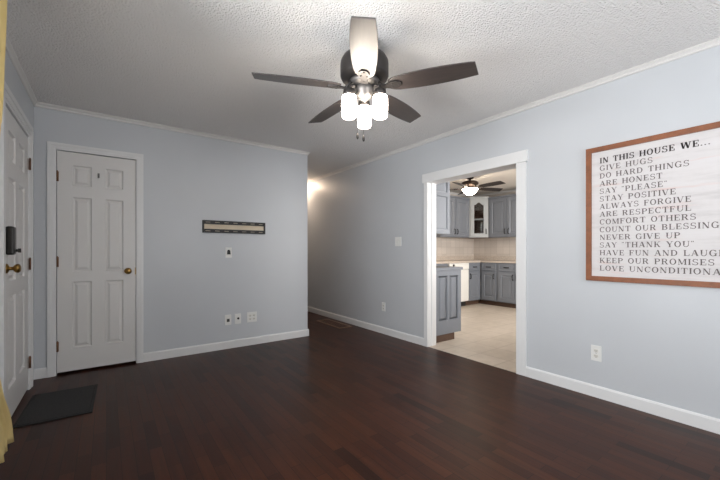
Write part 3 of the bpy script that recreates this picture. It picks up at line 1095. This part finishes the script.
# diagonal corner cabinet with an arched glass door
cc = thing('corner_cabinet', 'light grey corner wall cabinet with an arched glass door', 'cabinet', (6.36, KYB - 0.33, UB), R(-45))
FWD = 0.28 * math.sqrt(2)
CHT = UT - UB + 0.03
M['cab_light'] = mat('pale_grey_cabinet_paint', sl(156, 158, 158), 0.42)
# shell in world-aligned footprint, expressed in the rotated local frame
def loc2(xw, yw):
    dx, dy = xw - 6.36, yw - (KYB - 0.33)
    a_ = R(45)
    return (dx * math.cos(a_) - dy * math.sin(a_), dx * math.sin(a_) + dy * math.cos(a_))


foot = [loc2(*p) for p in ((6.36, KYB - 0.33), (6.64, KYB - 0.61), (KX - 0.004, KYB - 0.61), (KX - 0.004, KYB - 0.004), (6.36, KYB - 0.004))]
sh = MB()
T_ = 0.018


def slab(poly, z0, z1):
    sh.prism(poly, lambda a_, b2: (a_, b2, z0), lambda a_, b2: (a_, b2, z1))


slab(foot, 0, T_)
slab(foot, CHT - T_, CHT)
for (p, q) in ((1, 2), (2, 3), (3, 4), (4, 0)):
    P0, P1 = Vector(foot[p]), Vector(foot[q])
    nrm = Vector((-(P1 - P0).y, (P1 - P0).x)).normalized() * T_
    slab([tuple(P0), tuple(P1), tuple(P1 + nrm), tuple(P0 + nrm)], T_, CHT - T_)
obj('carcass', sh, M['cab_in'], cc)
sm_ = MB()
inn = [(T_ + 0.01, 0.012), (FWD - T_ - 0.01, 0.012), (FWD * 0.5 + 0.16, 0.26), (FWD * 0.5 - 0.16, 0.26)]
sm_.prism(inn, lambda a_, b2: (a_, b2, CHT * 0.46), lambda a_, b2: (a_, b2, CHT * 0.46 + 0.018))
obj('shelf', sm_, M['cab_light'], cc)
# face frame and door: outer rectangle bridged to an arched opening
def arch_frame(x0, x1, z0, z1, mx, mz, y, th, rise):
    mb = MB()
    ax0, ax1, az0, az1 = x0 + mx, x1 - mx, z0 + mz, z1 - mz
    n = 20
    inner = [(ax0, az0), (ax1, az0)]
    top = []
    for i in range(n + 1):
        u = i / n
        xx = ax1 + (ax0 - ax1) * u
        s2 = abs(2 * u - 1)
        hh = az1 - rise + rise * (1.0 if s2 < 0.001 else (0.5 + 0.5 * math.cos(PI * min(1, s2 / 0.92))))
        top.append((xx, hh))
    # quads: bottom, left, right, top strip
    for yy in (y, y + th):
        mb.face([(x0, yy, z0), (x1, yy, z0), (x1, yy, az0), (x0, yy, az0)])
        mb.face([(x0, yy, az0), (ax0, yy, az0), (ax0, yy, top[-1][1]), (x0, yy, top[-1][1])])
        mb.face([(ax1, yy, az0), (x1, yy, az0), (x1, yy, top[0][1]), (ax1, yy, top[0][1])])
        mb.face([(x0, yy, top[-1][1]), (ax0, yy, top[-1][1]), (ax0, yy, z1), (x0, yy, z1)])
        mb.face([(ax1, yy, top[0][1]), (x1, yy, top[0][1]), (x1, yy, z1), (ax1, yy, z1)])
        for a_, b2 in zip(top[:-1], top[1:]):
            mb.face([(b2[0], yy, b2[1]), (a_[0], yy, a_[1]), (a_[0], yy, z1), (b2[0], yy, z1)])
    loop = inner + top
    for i in range(len(loop)):
        a_, b2 = loop[i], loop[(i + 1) % len(loop)]
        mb.face([(a_[0], y, a_[1]), (b2[0], y, b2[1]), (b2[0], y + th, b2[1]), (a_[0], y + th, a_[1])])
    o_ = [(x0, z0), (x1, z0), (x1, z1), (x0, z1)]
    for i in range(4):
        a_, b2 = o_[i], o_[(i + 1) % 4]
        mb.face([(a_[0], y, a_[1]), (b2[0], y, b2[1]), (b2[0], y + th, b2[1]), (a_[0], y + th, a_[1])])
    return mb


ff = MB().panels(FWD, CHT, [(0.04, 0.03, FWD - 0.04, CHT - 0.04)], 0.018, y=-0.018, hole=True)
obj('face_frame', ff, M['cab_light'], cc)
dr = obj('glass_door', arch_frame(0.022, FWD - 0.022, 0.012, CHT - 0.022, 0.078, 0.075, -0.038, 0.019, 0.055), M['cab_light'], cc)
obj('glass_pane', box(0.085, FWD - 0.085, -0.027, -0.024, 0.075, CHT - 0.085), M['glass'], dr)
pull(dr, FWD - 0.052, -0.038, 0.13, True)
obj('cornice', box(-0.012, FWD + 0.012, -0.045, 0.0, CHT, CHT + 0.03), M['cab_light'], cc, bevel=0.006)

# dishwasher
dwm = thing('dishwasher', 'white dishwasher with a dark knob under the back kitchen counter', 'dishwasher', (5.333, CF_Y, 0))
obj('body', box(0.0, 0.604, 0.0, 0.58, 0.10, 0.872), M['dish'], dwm)
obj('door', box(0.004, 0.600, -0.030, 0.0, 0.115, 0.745), M['dish'], dwm, bevel=0.006)
pn = obj('control_panel', box(0.004, 0.600, -0.036, 0.0, 0.752, 0.872), M['dish'], dwm, bevel=0.006)
obj('knob', MB().lathe([(0.022, 0), (0.020, 0.014), (0.014, 0.017), (0, 0.017)], (0.12, -0.036, 0.835), 'Y', 18), M['dark'], pn)
obj('kick_plate', box(0.004, 0.600, 0.05, 0.07, 0.0, 0.10), M['dark'], dwm)

# near run on the shared wall, facing +X; finished end panels face the doorway
NY = 2.865
nb = thing('base_cabinet', 'blue-grey base cabinet with a two-panel end, just inside the kitchen doorway', 'cabinet', (3.645, NY, 0), FACE_L)
obj('carcass', box(0.0, 0.60, 0, 0.645 - XK + 3 - 0.002, 0.095, 0.875), M['cab'], nb)
obj('toe_kick', box(0.012, 0.60, 0.075, 0.47, 0.0, 0.095), M['cab_dark'], nb)
drawer(nb, 0.03, 0.58, 0.715, 0.860)
cab_door(nb, 0.03, 0.30, 0.115, 0.695, 0.27, 0.60)
cab_door(nb, 0.31, 0.58, 0.115, 0.695, 0.345, 0.60)
ep = MB().panels(0.493, 0.78, [(0.075, 0.165, 0.235, 0.715), (0.275, 0.165, 0.435, 0.715)], 0.016, y=-0.016, depth=0.016, rim=0.018, field=0.03)
e_ = obj('end_panel', ep, M['cab'], nb)
e_.matrix_local = Matrix.Translation((0, 0, 0)) @ Matrix.Rotation(R(-90), 4, 'Z') @ Matrix.Translation((-0.473, 0, 0.095))

nu = thing('wall_cabinet', 'blue-grey wall cabinet with a two-panel end, just inside the kitchen doorway', 'cabinet', (3.432, NY, 1.325), FACE_L)
UH = 0.93
obj('carcass', box(0.0, 0.60, 0, 3.432 - XK - 0.002, 0, UH), M['cab'], nu)
cab_door(nu, 0.01, 0.295, 0.015, UH - 0.02, 0.265, 0.11)
cab_door(nu, 0.305, 0.59, 0.015, UH - 0.02, 0.335, 0.11)
ep = MB().panels(0.278, UH, [(0.045, 0.06, 0.232, 0.46), (0.045, 0.51, 0.232, UH - 0.06)], 0.014, y=-0.014, depth=0.013, rim=0.012, field=0.02, raised=False)
e_ = obj('end_panel', ep, M['cab'], nu)
e_.matrix_local = Matrix.Rotation(R(-90), 4, 'Z') @ Matrix.Translation((-0.258, 0, 0))

# worktops
ctp = MB()
ctp.box(4.565, CF_X - 0.025, CF_Y - 0.025, KYB - 0.004, 0.877, 0.915)
ctp.box(CF_X - 0.025, KX - 0.004, 2.48, KYB - 0.004, 0.877, 0.915)
ctp.box(4.565, KX - 0.004, KYB - 0.024, KYB - 0.004, 0.915, 1.010)
ctp.box(KX - 0.024, KX - 0.004, 2.48, KYB - 0.024, 0.915, 1.010)
tag(obj('countertop', ctp, M['counter']), 'beige L-shaped countertop running along the two far kitchen walls', 'countertop')
tag(obj('countertop', box(XK + 0.002, 3.690, NY - 0.030, NY + 0.62, 0.877, 0.912), M['cab'], bevel=0.004), 'short grey countertop on the base cabinet just inside the doorway', 'countertop')
struct('trim_9', box(XK + 0.6, KX - 0.003, KYB - 0.006, KYB, 1.010, 1.44), M['splash'])
bs = struct('trim_10', box(0, KYB - 2.48, 0, 0.006, 1.010, 1.44), M['splash'], loc=(KX - 0.006, KYB - 0.006, 0), rot=FACE_R)
c = MB()
c.prism(CP, lambda d, zz: (XK, KYB - d, CH + zz), lambda d, zz: (KX, KYB - d, CH + zz))
c.prism(CP, lambda d, zz: (KX - d, KYF, CH + zz), lambda d, zz: (KX - d, KYB, CH + zz))
struct('trim_11', c, M['crown'])

# kitchen ceiling fan with a bowl light
KFX, KFY = 5.12, 3.79
kf = thing('ceiling_fan', 'dark bronze ceiling fan with a lit glass bowl in the kitchen', 'ceiling fan', (KFX, KFY, CH))
obj('canopy', MB().lathe([(0.065, 0), (0.064, -0.02), (0.045, -0.045), (0.020, -0.05), (0.020, -0.085)], n=28), M['fan_bronze'], kf)
obj('motor_housing', MB().lathe([(0.04, -0.075), (0.11, -0.085), (0.142, -0.105), (0.142, -0.135), (0.10, -0.165), (0.07, -0.19), (0.07, -0.205)], n=32), M['fan_bronze'], kf)
obj('light_fitter', MB().lathe([(0.07, -0.20), (0.10, -0.205), (0.10, -0.212), (0.07, -0.216)], n=28), M['fan_bronze'], kf)
obj('glass_bowl', MB().lathe([(0.098, -0.212), (0.132, -0.218), (0.126, -0.236), (0.104, -0.270), (0.066, -0.302), (0.03, -0.322), (0, -0.326)], n=32), M['bowl'], kf)
obj('finial', MB().lathe([(0.010, -0.322), (0.014, -0.332), (0.008, -0.345), (0, -0.352)], n=14), M['fan_bronze'], kf)
fan_blades(kf, 0.20, 0.64, 0.105, 0.135, 0.12, -0.205, [-92, -20, 52, 124, 196], 13, M['fan_bronze'], M['dark_blade'], 0.10, 0.06)
